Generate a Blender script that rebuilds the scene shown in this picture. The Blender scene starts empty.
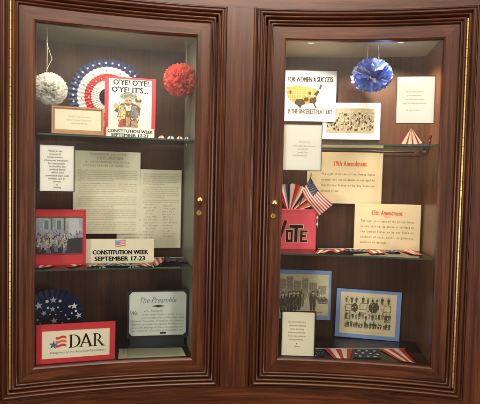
import bpy, bmesh, math, random
from mathutils import Vector, Matrix
random.seed(7)
PI = math.pi
scene = bpy.context.scene
COL = scene.collection

# ------------------------------------------------------------------ camera
XA, YA, RR = .0782, -1.488, 3.2307           # vertical axis and radius of the concave wall
YAW, PITCH, ROLL, F = .0689, .0392, .0229, 430.0
CAM = Vector((0, 0, .7124))
fwd = Vector((math.sin(YAW)*math.cos(PITCH), math.cos(YAW)*math.cos(PITCH), -math.sin(PITCH)))
rt0 = Vector((math.cos(YAW), -math.sin(YAW), 0)); up0 = rt0.cross(fwd)
RT = math.cos(ROLL)*rt0 + math.sin(ROLL)*up0
UP = -math.sin(ROLL)*rt0 + math.cos(ROLL)*up0
cd = bpy.data.cameras.new('camera'); cam = bpy.data.objects.new('camera', cd); COL.objects.link(cam)
M = Matrix((RT, UP, -fwd)).transposed().to_4x4(); M.translation = CAM
cam.matrix_world = M
cd.sensor_fit = 'HORIZONTAL'; cd.sensor_width = 36; cd.lens = 36*F/480; cd.clip_start = .02; cd.clip_end = 100
scene.camera = cam

def ray(x, y): return fwd + (x-240)/F*RT - (y-202)/F*UP
def hit(x, y, d):                            # photo pixel to a point on the concentric surface at depth d behind the doors
    v = ray(x, y); ox, oy = CAM.x-XA, CAM.y-YA
    a = v.x**2+v.y**2; b = 2*(ox*v.x+oy*v.y); c = ox*ox+oy*oy-(RR+d)**2
    t = (-b+math.sqrt(b*b-4*a*c))/2/a
    return CAM+t*v
def hitz(x, y, z):
    v = ray(x, y); t = (z-CAM.z)/v.z
    return CAM+t*v
def pol(th, d, z): return Vector((XA+(RR+d)*math.sin(th), YA+(RR+d)*math.cos(th), z))

# ------------------------------------------------------------------ materials
def new_mat(name):
    m = bpy.data.materials.new(name); m.use_nodes = True
    nt = m.node_tree; return m, nt, nt.nodes['Principled BSDF']
def mat(name, col, rough=.6, metal=0, coat=0, var=.12, vscale=18, bump=0, emis=None, estr=0, spec=.5, trans=0):
    m, nt, b = new_mat(name)
    b.inputs['Roughness'].default_value = rough; b.inputs['Metallic'].default_value = metal
    b.inputs['Coat Weight'].default_value = coat; b.inputs['Coat Roughness'].default_value = .08
    b.inputs['Specular IOR Level'].default_value = spec
    tc = nt.nodes.new('ShaderNodeTexCoord')
    n = nt.nodes.new('ShaderNodeTexNoise'); n.inputs['Scale'].default_value = vscale; n.inputs['Detail'].default_value = 5
    nt.links.new(tc.outputs['Object'], n.inputs['Vector'])
    mx = nt.nodes.new('ShaderNodeMix'); mx.data_type = 'RGBA'
    mx.inputs[6].default_value = (*[c*(1-var) for c in col], 1)
    mx.inputs[7].default_value = (*[min(1, c*(1+var)) for c in col], 1)
    nt.links.new(n.outputs['Fac'], mx.inputs[0]); nt.links.new(mx.outputs[2], b.inputs['Base Color'])
    if bump:
        bp = nt.nodes.new('ShaderNodeBump'); bp.inputs['Strength'].default_value = bump; bp.inputs['Distance'].default_value = .002
        nt.links.new(n.outputs['Fac'], bp.inputs['Height']); nt.links.new(bp.outputs[0], b.inputs['Normal'])
    if emis: b.inputs['Emission Color'].default_value = (*emis, 1); b.inputs['Emission Strength'].default_value = estr
    if trans: b.inputs['Transmission Weight'].default_value = trans
    return m
def wood(name, dark, mid, light, scl, rough=.34, coat=.12, bump=.16):
    m, nt, b = new_mat(name)
    tc = nt.nodes.new('ShaderNodeTexCoord'); mp = nt.nodes.new('ShaderNodeMapping'); mp.inputs['Scale'].default_value = scl
    nt.links.new(tc.outputs['Object'], mp.inputs['Vector'])
    n = nt.nodes.new('ShaderNodeTexNoise'); n.inputs['Scale'].default_value = 1; n.inputs['Detail'].default_value = 9
    n.inputs['Roughness'].default_value = .68; n.inputs['Distortion'].default_value = .5
    nt.links.new(mp.outputs[0], n.inputs['Vector'])
    r = nt.nodes.new('ShaderNodeValToRGB'); e = r.color_ramp.elements
    e[0].position = .32; e[0].color = (*dark, 1); e[1].position = .72; e[1].color = (*light, 1)
    k = e.new(.5); k.color = (*mid, 1)
    nt.links.new(n.outputs['Fac'], r.inputs[0])
    n2 = nt.nodes.new('ShaderNodeTexNoise'); n2.inputs['Scale'].default_value = 3.5; n2.inputs['Detail'].default_value = 4
    nt.links.new(tc.outputs['Object'], n2.inputs['Vector'])
    mr = nt.nodes.new('ShaderNodeMapRange'); mr.inputs['From Min'].default_value = .3; mr.inputs['From Max'].default_value = .7
    mr.inputs['To Min'].default_value = .78; mr.inputs['To Max'].default_value = 1.22
    nt.links.new(n2.outputs['Fac'], mr.inputs['Value'])
    mu = nt.nodes.new('ShaderNodeMix'); mu.data_type = 'RGBA'; mu.blend_type = 'MULTIPLY'; mu.inputs[0].default_value = 1
    nt.links.new(r.outputs[0], mu.inputs[6]); nt.links.new(mr.outputs[0], mu.inputs[7])
    nt.links.new(mu.outputs[2], b.inputs['Base Color'])
    rr = nt.nodes.new('ShaderNodeMapRange'); rr.inputs['To Min'].default_value = rough-.08; rr.inputs['To Max'].default_value = rough+.16
    nt.links.new(n.outputs['Fac'], rr.inputs['Value']); nt.links.new(rr.outputs[0], b.inputs['Roughness'])
    b.inputs['Coat Weight'].default_value = coat; b.inputs['Coat Roughness'].default_value = .3; b.inputs['Specular IOR Level'].default_value = .26
    bp = nt.nodes.new('ShaderNodeBump'); bp.inputs['Strength'].default_value = bump; bp.inputs['Distance'].default_value = .0012
    nt.links.new(n.outputs['Fac'], bp.inputs['Height']); nt.links.new(bp.outputs[0], b.inputs['Normal'])
    return m
WD, WM, WL = (.012, .003, .0011), (.035, .0088, .0026), (.076, .0215, .0063)
W_V = wood('wood_vertical', WD, WM, WL, (70, 70, 2.2))
W_H = wood('wood_horizontal', WD, WM, WL, (2.2, 20, 75))
W_BACK = wood('wood_back_panel', (.032, .0115, .005), (.06, .022, .0095), (.09, .034, .0145), (60, 60, 2.4), rough=.5, coat=.05)
W_SIDE = wood('wood_side_panel', (.05, .019, .009), (.1, .038, .016), (.14, .055, .024), (60, 60, 2.2), rough=.35, coat=.2)
M_GREY = mat('side_lining', (.2, .19, .15), .45, var=.15, vscale=7)
M_CEIL = mat('ceiling_lining', (.24, .225, .155), .6, var=.12, vscale=5)
M_FLOOR = wood('wood_floor', (.014, .007, .005), (.03, .015, .01), (.05, .026, .018), (3, 40, 40), rough=.28, coat=.4)
BRASS = mat('brass', (.78, .55, .2), .22, metal=1, var=.15, vscale=60)
HINGE = mat('hinge_brass', (.45, .3, .1), .4, metal=1, var=.3, vscale=90)
DARKMET = mat('dark_metal', (.012, .011, .008), .4, metal=.2)
KEYHOLE = mat('keyhole_black', (.01, .008, .006), .6)
WHITE = mat('white_card', (.87, .85, .77), .5, coat=.2, var=.04)
CREAM = mat('cream_paper', (.86, .8, .6), .55, var=.05)
BUFF = mat('buff_paper', (.84, .7, .46), .55, coat=.1, var=.06)
PARCH = mat('parchment', (.86, .83, .63), .7, coat=0, var=.1, vscale=6)
PARCH2 = mat('blue_grey_parchment', (.72, .78, .7), .55, coat=.1, var=.22, vscale=9)
RED = mat('red_card', (.62, .03, .045), .45, coat=.15, var=.06)
PINKRED = mat('red_felt', (.76, .085, .13), .75, var=.12, vscale=30, bump=.3)
TAN = mat('tan_frame', (.47, .27, .13), .45, coat=.2, var=.15, vscale=30)
BLACK = mat('black_print', (.012, .012, .012), .7, spec=.08)
INK = mat('faded_ink', (.36, .33, .23), .6)
INK2 = mat('grey_ink', (.17, .155, .14), .6)
INKB = mat('brown_ink', (.06, .05, .035), .7, spec=.1)
PBLK = mat('photo_black', (.085, .07, .05), .5, coat=.1, var=.6, vscale=160)
PMID = mat('photo_mid', (.26, .225, .15), .5, coat=.1, var=.4, vscale=160)
REDINK = mat('red_ink', (.75, .12, .05), .5)
BLUEINK = mat('blue_grey_ink', (.15, .22, .27), .5)
TEAL = mat('teal_print', (.05, .22, .3), .5)
STARBLUE = mat('star_blue', (.03, .15, .35), .5)
NAVY = mat('navy_paper', (.022, .035, .13), .6, var=.2, vscale=40)
DNAVY = mat('dark_navy_paper', (.008, .016, .07), .5, var=.2, vscale=40)
STARW = mat('white_star', (.75, .75, .75), .5)
STARB = mat('pale_blue_star', (.42, .5, .72), .5)
FWHITE = mat('white_ribbon', (.8, .77, .7), .6, var=.06)
FRED = mat('red_ribbon', (.6, .03, .035), .55, var=.1)
BLUEMAT = mat('blue_mount', (.22, .36, .72), .55, var=.1)
PALEBLUE = mat('pale_blue_mount', (.55, .6, .75), .5, var=.08)
PHOTO = mat('sepia_photo', (.72, .66, .42), .45, coat=.15, var=.25, vscale=60)
PHOTOG = mat('faded_photo', (.3, .27, .19), .45, coat=.3, var=.3, vscale=70)
BLKFRAME = mat('black_frame', (.012, .011, .01), .3, coat=.3)
DKFRAME = mat('dark_slate_frame', (.02, .026, .035), .3, coat=.3)
MAPY = mat('map_yellow', (.46, .16, .028), .7, spec=.08, var=.12, vscale=30)
MAPD = mat('map_dark', (.035, .022, .01), .7, spec=.08, var=.3, vscale=60)
GOLDTXT = mat('gold_print', (.06, .042, .015), .7, spec=.08)
PIC_SKY = mat('picture_wall', (.33, .38, .46), .35, coat=.4, var=.35, vscale=28)
PIC_B = mat('picture_blue', (.1, .17, .32), .4, coat=.3, var=.4, vscale=60)
PIC_D = mat('picture_dark', (.03, .025, .035), .4, coat=.3, var=.4)
PIC_L = mat('picture_light', (.5, .52, .55), .4, coat=.3, var=.3, vscale=50)
PIC_T = mat('picture_teal', (.12, .22, .27), .4, coat=.3)
SKIN = mat('printed_skin', (.6, .35, .2), .5)
GREEN = mat('printed_green', (.25, .38, .28), .5)
BROWNP = mat('printed_brown', (.16, .075, .03), .5, var=.25, vscale=50)
YELP = mat('printed_yellow', (.75, .6, .25), .5)
SLATEP = mat('printed_slate', (.2, .22, .22), .5)
STRING = mat('string', (.75, .72, .6), .7)
GOLDTIP = mat('gold_tip', (.9, .7, .25), .25, metal=1)
STICK = mat('flag_stick', (.06, .03, .02), .5)
def tissue(name, col):
    m = mat(name, col, .8, var=.08, vscale=30); nt = m.node_tree; b = nt.nodes['Principled BSDF']; o = nt.nodes['Material Output']
    t = nt.nodes.new('ShaderNodeBsdfTranslucent'); t.inputs[0].default_value = (*col, 1); mx = nt.nodes.new('ShaderNodeMixShader'); mx.inputs[0].default_value = .42
    b.inputs['Specular IOR Level'].default_value = .15
    nt.links.new(b.outputs[0], mx.inputs[1]); nt.links.new(t.outputs[0], mx.inputs[2]); nt.links.new(mx.outputs[0], o.inputs[0]); return m
TISSUE_W = tissue('white_tissue', (.93, .93, .9)); TISSUE_R = tissue('red_tissue', (.78, .15, .12))
FOIL_B = mat('blue_foil', (.07, .15, .62), .28, coat=.5, var=.3, vscale=30, spec=.9)
FOIL_W = mat('silvery_foil', (.6, .65, .85), .25, coat=.5, var=.1)
BULB = mat('lit_bulb', (1, .95, .9), .4, emis=(1, .9, .75), estr=9)
PUCK = mat('lit_downlight', (1, .95, .9), .4, emis=(1, .88, .68), estr=14)
WHITEPL = mat('white_plastic', (.7, .68, .62), .4)
def glassmat(name, tint, base_gloss=.0, rough=.015, ior=1.5):
    m = bpy.data.materials.new(name); m.use_nodes = True; nt = m.node_tree; nt.nodes.clear()
    o = nt.nodes.new('ShaderNodeOutputMaterial'); mx = nt.nodes.new('ShaderNodeMixShader')
    t = nt.nodes.new('ShaderNodeBsdfTransparent'); t.inputs[0].default_value = (*tint, 1)
    g = nt.nodes.new('ShaderNodeBsdfGlossy'); g.inputs['Roughness'].default_value = rough
    f = nt.nodes.new('ShaderNodeFresnel'); f.inputs[0].default_value = ior
    a = nt.nodes.new('ShaderNodeMath'); a.operation = 'ADD'; a.inputs[1].default_value = base_gloss; a.use_clamp = True
    nt.links.new(f.outputs[0], a.inputs[0]); nt.links.new(a.outputs[0], mx.inputs[0])
    nt.links.new(t.outputs[0], mx.inputs[1]); nt.links.new(g.outputs[0], mx.inputs[2]); nt.links.new(mx.outputs[0], o.inputs[0])
    return m
PANE = glassmat('door_glass', (.975, .98, .965), .01)
_nt = PANE.node_tree; _n = _nt.nodes.new('ShaderNodeTexNoise'); _n.inputs['Scale'].default_value = 2.2; _n.inputs['Detail'].default_value = 6; _n.inputs['Distortion'].default_value = 1.2
_tc = _nt.nodes.new('ShaderNodeTexCoord'); _nt.links.new(_tc.outputs['Object'], _n.inputs['Vector'])
_mr = _nt.nodes.new('ShaderNodeMapRange'); _mr.inputs['From Min'].default_value = .42; _mr.inputs['From Max'].default_value = .75; _mr.inputs['To Min'].default_value = .015; _mr.inputs['To Max'].default_value = .1
_nt.links.new(_n.outputs['Fac'], _mr.inputs['Value'])
_ad = next(q for q in _nt.nodes if q.type == 'MATH'); _nt.links.new(_mr.outputs[0], _ad.inputs[1])
SHELFG = glassmat('shelf_glass', (.9, .95, .91), .10, .03)
SLEEVE = glassmat('clear_sleeve', (.985, .985, .985), .0, .15, 1.35)
SHELFEDGE = mat('shelf_glass_edge', (.03, .085, .058), .15, coat=.6, spec=.8)

# ------------------------------------------------------------------ mesh collection helper
class MB:
    def __init__(s): s.v = []; s.f = []; s.m = []; s.mats = []
    def mi(s, m):
        if m not in s.mats: s.mats.append(m)
        return s.mats.index(m)
    def add(s, vs, fs, m):
        o = len(s.v); s.v += [tuple(v) for v in vs]; k = s.mi(m)
        for f in fs: s.f.append(tuple(i+o for i in f)); s.m.append(k)
    def box(s, c, e, m):
        x, y, z = c; a, b, d = e[0]/2, e[1]/2, e[2]/2
        s.add([(x+i*a, y+j*b, z+k*d) for i in (-1, 1) for j in (-1, 1) for k in (-1, 1)],
              [(0, 1, 3, 2), (4, 6, 7, 5), (0, 4, 5, 1), (2, 3, 7, 6), (0, 2, 6, 4), (1, 5, 7, 3)], m)
    def tube(s, pts, r, m, n=8):
        pts = [Vector(p) for p in pts]; rs = r if isinstance(r, (list, tuple)) else [r]*len(pts)
        vs = []; fs = []
        for i, p in enumerate(pts):
            t = (pts[min(i+1, len(pts)-1)]-pts[max(i-1, 0)]).normalized()
            a = t.cross(Vector((0, 0, 1)) if abs(t.z) < .9 else Vector((1, 0, 0))).normalized(); b = t.cross(a)
            for k in range(n):
                q = 2*PI*k/n; vs.append(p+rs[i]*(math.cos(q)*a+math.sin(q)*b))
        for i in range(len(pts)-1):
            for k in range(n): fs.append((i*n+k, i*n+(k+1) % n, (i+1)*n+(k+1) % n, (i+1)*n+k))
        fs.append(tuple(range(n))); fs.append(tuple((len(pts)-1)*n+k for k in reversed(range(n))))
        s.add(vs, fs, m)
    def lathe(s, prof, axis, origin, m, n=20):          # prof: (r, h) along axis
        axis = Vector(axis).normalized(); a = axis.cross(Vector((0, 0, 1)) if abs(axis.z) < .9 else Vector((1, 0, 0))).normalized(); b = axis.cross(a)
        vs = []; fs = []
        for r, h in prof:
            for k in range(n): q = 2*PI*k/n; vs.append(Vector(origin)+axis*h+r*(math.cos(q)*a+math.sin(q)*b))
        for i in range(len(prof)-1):
            for k in range(n): fs.append((i*n+k, i*n+(k+1) % n, (i+1)*n+(k+1) % n, (i+1)*n+k))
        fs.append(tuple(range(n))); fs.append(tuple((len(prof)-1)*n+k for k in range(n)))
        s.add(vs, fs, m)
    def polar(s, t0, t1, d0, d1, z0, z1, m, n=16, mtop=None, t0b=None, t1b=None):
        t0b = t0 if t0b is None else t0b; t1b = t1 if t1b is None else t1b
        vs = []
        for i in range(n+1):
            k = i/n
            for (d, z) in ((d0, z0), (d1, z0), (d1, z1), (d0, z1)):
                th = (t0+(t1-t0)*k) if d == d0 else (t0b+(t1b-t0b)*k)
                vs.append(pol(th, d, z))
        f1 = []; f2 = []
        for i in range(n):
            a = i*4; b = a+4
            f1 += [(a+3, a, b, b+3), (a+1, a+2, b+2, b+1)]; f2 += [(a, a+1, b+1, b), (a+2, a+3, b+3, b+2)]
        f1 += [(0, 3, 2, 1), (n*4, n*4+1, n*4+2, n*4+3)]
        o = len(s.v); s.v += [tuple(v) for v in vs]
        k1 = s.mi(m); k2 = s.mi(mtop or m)
        for f in f1: s.f.append(tuple(i+o for i in f)); s.m.append(k1)
        for f in f2: s.f.append(tuple(i+o for i in f)); s.m.append(k2)
    def build(s, name, parent=None, smooth=None, origin=None):
        me = bpy.data.meshes.new(name)
        vs = s.v
        if origin is not None: o0 = Vector(origin); vs = [tuple(Vector(v)-o0) for v in vs]
        me.from_pydata(vs, [], s.f); me.update()
        for m in s.mats: me.materials.append(m)
        me.polygons.foreach_set('material_index', s.m)
        if smooth is not None:
            me.polygons.foreach_set('use_smooth', [True]*len(me.polygons)); me.set_sharp_from_angle(angle=math.radians(smooth))
        o = bpy.data.objects.new(name, me); COL.objects.link(o)
        if origin is not None and parent is None: o.location = origin
        if parent is not None:
            o.parent = parent
            if origin is None: o.matrix_parent_inverse = mw(parent).inverted()
        return o
def mw(o):
    m = Matrix.LocRotScale(o.location, o.rotation_euler, o.scale)
    return m if o.parent is None else mw(o.parent) @ o.matrix_parent_inverse @ m
def tag(o, label=None, cat=None, group=None, kind=None):
    for k, v in (('label', label), ('category', cat), ('group', group), ('kind', kind)):
        if v: o[k] = v
    return o
def empty(name, loc, rz=0):
    o = bpy.data.objects.new(name, None); COL.objects.link(o); o.location = loc; o.rotation_euler = (0, 0, rz)
    o.empty_display_size = .05
    return o

# ------------------------------------------------------------------ text
_txt = {}
def text_geo(s, space=1, shear=0):
    key = (s, space, shear)
    if key in _txt: return _txt[key]
    cu = bpy.data.curves.new('t', 'FONT'); cu.body = s; cu.size = 1; cu.resolution_u = 2; cu.space_character = space; cu.space_word = 1.15 if space > 1 else 1; cu.shear = shear
    o = bpy.data.objects.new('t', cu); COL.objects.link(o)
    bpy.context.view_layer.update()
    dg = bpy.context.evaluated_depsgraph_get(); me = o.evaluated_get(dg).to_mesh()
    vs = [(v.co.x, v.co.y) for v in me.vertices]; fs = [tuple(p.vertices) for p in me.polygons]
    o.evaluated_get(dg).to_mesh_clear(); bpy.data.objects.remove(o); bpy.data.curves.remove(cu)
    _txt[key] = (vs, fs); return vs, fs
hv, _ = text_geo('H'); CAP = max(v[1] for v in hv)

DECL = ("When in the Course of human events, it becomes necessary for one people to dissolve the political bands which have connected them with another, and to assume among the powers of the earth, the separate and equal station to which the Laws of Nature and of Nature's God entitle them, a decent respect to the opinions of mankind requires that they should declare the causes which impel them to the separation. We hold these truths to be self-evident, that all men are created equal, that they are endowed by their Creator with certain unalienable Rights, that among these are Life, Liberty and the pursuit of Happiness. That to secure these rights, Governments are instituted among Men, deriving their just powers from the consent of the governed, ").split()
WP = [0]
class Sheet:
    """A flat upright panel; contents are laid out in its own units (x0..x1, y1 down to y0)."""
    def __init__(s, x0, x1, yt, yb, d, zb=None, dl=None, dr=None, thick=.003, back=None, lean=0, body=None, zmat=None, rollpx=0, bow=0):
        s.bow = bow
        ym = (yt+yb)/2; xm = (x0+x1)/2
        A = hit(x0, ym, dl if dl is not None else d); B = hit(x1, ym, dr if dr is not None else d)
        dd = d if d is not None else (dl+dr)/2
        zt = hit(xm, yt, dd).z; zb0 = hit(xm, yb, dd).z
        s.w = math.hypot(B.x-A.x, B.y-A.y); s.h = zt-(zb if zb is not None else zb0)
        s.px = (x0, x1, yt, yb)
        s.org = Vector(((A.x+B.x)/2, (A.y+B.y)/2, zb if zb is not None else zb0))
        s.rz = math.atan2(B.y-A.y, B.x-A.x); s.lean = lean; s.roll = rollpx
        s.mb = MB(); s.th = thick
        if body and bow:
            n = 18
            for i in range(n): s.mb.box((-s.w/2+(i+.5)*s.w/n, -thick/2, s.h/2), (s.w/n, thick, s.h), body)
        elif body: s.mb.box((0, -thick/2, s.h/2), (s.w, thick, s.h), body)
    def m(s, x, y, L=1):
        x0, x1, yt, yb = s.px
        return ((x-x0)/(x1-x0)*s.w-s.w/2, -s.th-.00035*L, (yb-y)/(yb-yt)*s.h)
    def poly(s, pts, mat_, L=1):
        s.mb.add([s.m(x, y, L) for x, y in pts], [tuple(range(len(pts)))], mat_)
    def rect(s, x0, x1, y0, y1, mat_, L=1): s.poly([(x0, y1), (x1, y1), (x1, y0), (x0, y0)], mat_, L)
    def ell(s, cx, cy, rx, ry, mat_, L=1, n=14):
        s.poly([(cx+rx*math.cos(2*PI*k/n), cy+ry*math.sin(2*PI*k/n)) for k in range(n)], mat_, L)
    def star(s, cx, cy, r, mat_, L=1, rot=0, n=5, q=.42):
        pts = []
        for k in range(2*n):
            a = -PI/2+rot+k*PI/n; rr = r if k % 2 == 0 else r*q
            pts.append((cx+rr*math.cos(a), cy+rr*math.sin(a)))
        c = (cx, cy); vs = [s.m(*c, L)]+[s.m(x, y, L) for x, y in pts]
        s.mb.add(vs, [(0, i+1, (i+1) % (2*n)+1) for i in range(2*n)], mat_)
    def text(s, t, x, y, cap, mat_, L=2, align='c', width=None, bold=0, shear=0, rot=0, space=1):
        vs, fs = text_geo(t, space, shear)
        if not vs: return
        a = min(v[0] for v in vs); b = max(v[0] for v in vs)
        k = cap/CAP; kx = k if width is None else width/(b-a)
        ox = x-(a+b)/2*kx if align == 'c' else x-a*kx
        bb = max(bold, 0)*cap*1.1
        for q, (ax, ay) in enumerate(((0, 0),) if not bb else ((-bb, 0), (bb, 0), (0, -bb*.45), (0, bb*.45))):
            s.mb.add([s.m(ox+v[0]*kx+ax, y-v[1]*k+ay, L+q*.12) for v in vs], fs, mat_)
    def scrib(s, x0, x1, y, h, mat_, L=2, word=(2.5, 6), gap=.9, th=.16, sig=False):      # line of illegible small print
        if mat_ is not None and h < 1.85 and x1-x0 > 9 and not sig:
            t = ''
            while len(t) < (x1-x0)/(h*.84)-4: t += (' ' if t else '')+DECL[WP[0] % len(DECL)]; WP[0] += 1
            vs_, _f = text_geo(t); nw = (max(v[0] for v in vs_)-min(v[0] for v in vs_))*h/CAP
            s.text(t, (x0+x1)/2, y, h, mat_, L, 'c', width=min(x1-x0, nw*1.05), bold=.0 if h < 1.7 else .02); return
        x = x0
        while x < x1-.8:
            w = min(random.uniform(*word), x1-x); e = x+w
            while x < e:
                a = h*random.choice((.6, .6, .6, 1)); lw = h*random.uniform(.3, .55); yb = y+(h*.35 if random.random() < .12 else 0)
                k = random.random(); t = h*th
                if k < .5: s.rect(x, x+t, y-a, yb, mat_, L); s.rect(x, x+lw*.8, y-h*.6, y-h*.6+t, mat_, L)
                elif k < .8: s.rect(x, x+lw*.8, y-t, y, mat_, L); s.rect(x+lw*.6, x+lw*.6+t, y-a, y-t, mat_, L)
                else: s.rect(x, x+lw*.7, y-h*.38, y-h*.38+t, mat_, L); s.rect(x+lw*.2, x+lw*.2+t, y-a, y-h*.4, mat_, L)
                x += lw+h*.1
            x += gap
    def finish(s, name, label, cat, group=None):
        if s.bow:
            s.mb.v = [(x, y-s.bow*(1-(2*x/s.w)**2)-s.bow*.5*(z/s.h)*(2*x/s.w+.3)**2, z) for x, y, z in s.mb.v]
        o = s.mb.build(name)
        o.location = s.org; o.rotation_euler = (s.lean, s.roll, s.rz)
        return tag(o, label, cat, group)
def border_part(S, name, parent, x0, x1, yt, yb, wd, mat_, dep=.008):
    """a frame round the sheet as a child mesh, in the sheet's own coordinates"""
    mb = MB(); a = S.m(x0, yb, 0); b = S.m(x1, yt, 0); W = wd/(S.px[1]-S.px[0])*S.w
    X0, X1, Z0, Z1 = a[0], b[0], a[2], b[2]; y = -dep/2-S.th-.0004
    mb.box(((X0+X1)/2, y, Z0+W/2), (X1-X0, dep, W), mat_); mb.box(((X0+X1)/2, y, Z1-W/2), (X1-X0, dep, W), mat_)
    mb.box((X0+W/2, y, (Z0+Z1)/2), (W, dep, Z1-Z0-2*W), mat_); mb.box((X1-W/2, y, (Z0+Z1)/2), (W, dep, Z1-Z0-2*W), mat_)
    o = mb.build(name, parent, origin=(0, 0, 0)); return o

# ------------------------------------------------------------------ cabinets
H = 1.3; NS = 26
def ridge(u0, u1, h0, h1, n=6):
    return [(u0+(u1-u0)*(1-math.cos(PI*k/n))/2, h0+(h1-h0)*math.sin(PI*k/n)) for k in range(n+1)]
DOOR = [(0, -.026), (0, -.007), (.0012, -.0035), (.0045, -.0015), (.0065, 0), (.0515, 0), (.0525, -.0055), (.0555, -.0055)] + ridge(.0565, .064, -.001, .0045) + \
       [(.0652, -.004), (.0668, -.004)] + ridge(.0675, .0775, .001, .0075) + [(.078, -.006), (.078, -.028)]
CASE = [(.062, -.0285), (.0825, -.0285), (.0835, .002)] + ridge(.084, .0925, .004, .0105) + [(.0935, .0005), (.0955, .0005)] + ridge(.0965, .1085, .005, .014, 7) + \
       [(.1095, .003), (.111, .003)] + ridge(.112, .1175, .003, .0085, 5) + [(.1185, .0012), (.1215, -.006)]
def sweep(mb, a, b, prof, z0=0, z1=H, n=NS):
    """moulding profile run round the rectangle (angles a..b, z0..z1), mitred at the corners"""
    loops = []
    for u, h in prof:
        du = u/RR; L = []
        for i in range(n+1): L.append(pol(a-du+(b-a+2*du)*i/n, -h, z0-u))
        for i in range(1, n+1): L.append(pol(b+du, -h, z0-u+(z1-z0+2*u)*i/n))
        for i in range(1, n+1): L.append(pol(b+du-(b-a+2*du)*i/n, -h, z1+u))
        for i in range(1, n): L.append(pol(a-du, -h, z1+u-(z1-z0+2*u)*i/n))
        loops.append(L)
    N = len(loops[0]); vs = [v for L in loops for v in L]; fh = []; fv = []
    for j in range(len(loops)-1):
        for i in range(N):
            f = (j*N+i, j*N+(i+1) % N, (j+1)*N+(i+1) % N, (j+1)*N+i)
            (fh if (i//n) in (0, 2) else fv).append(f)
    o = len(mb.v); mb.v += [tuple(v) for v in vs]
    for fs, m in ((fh, W_H), (fv, W_V)):
        k = mb.mi(m)
        for f in fs: mb.f.append(tuple(q+o for q in f[::-1])); mb.m.append(k)

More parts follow.
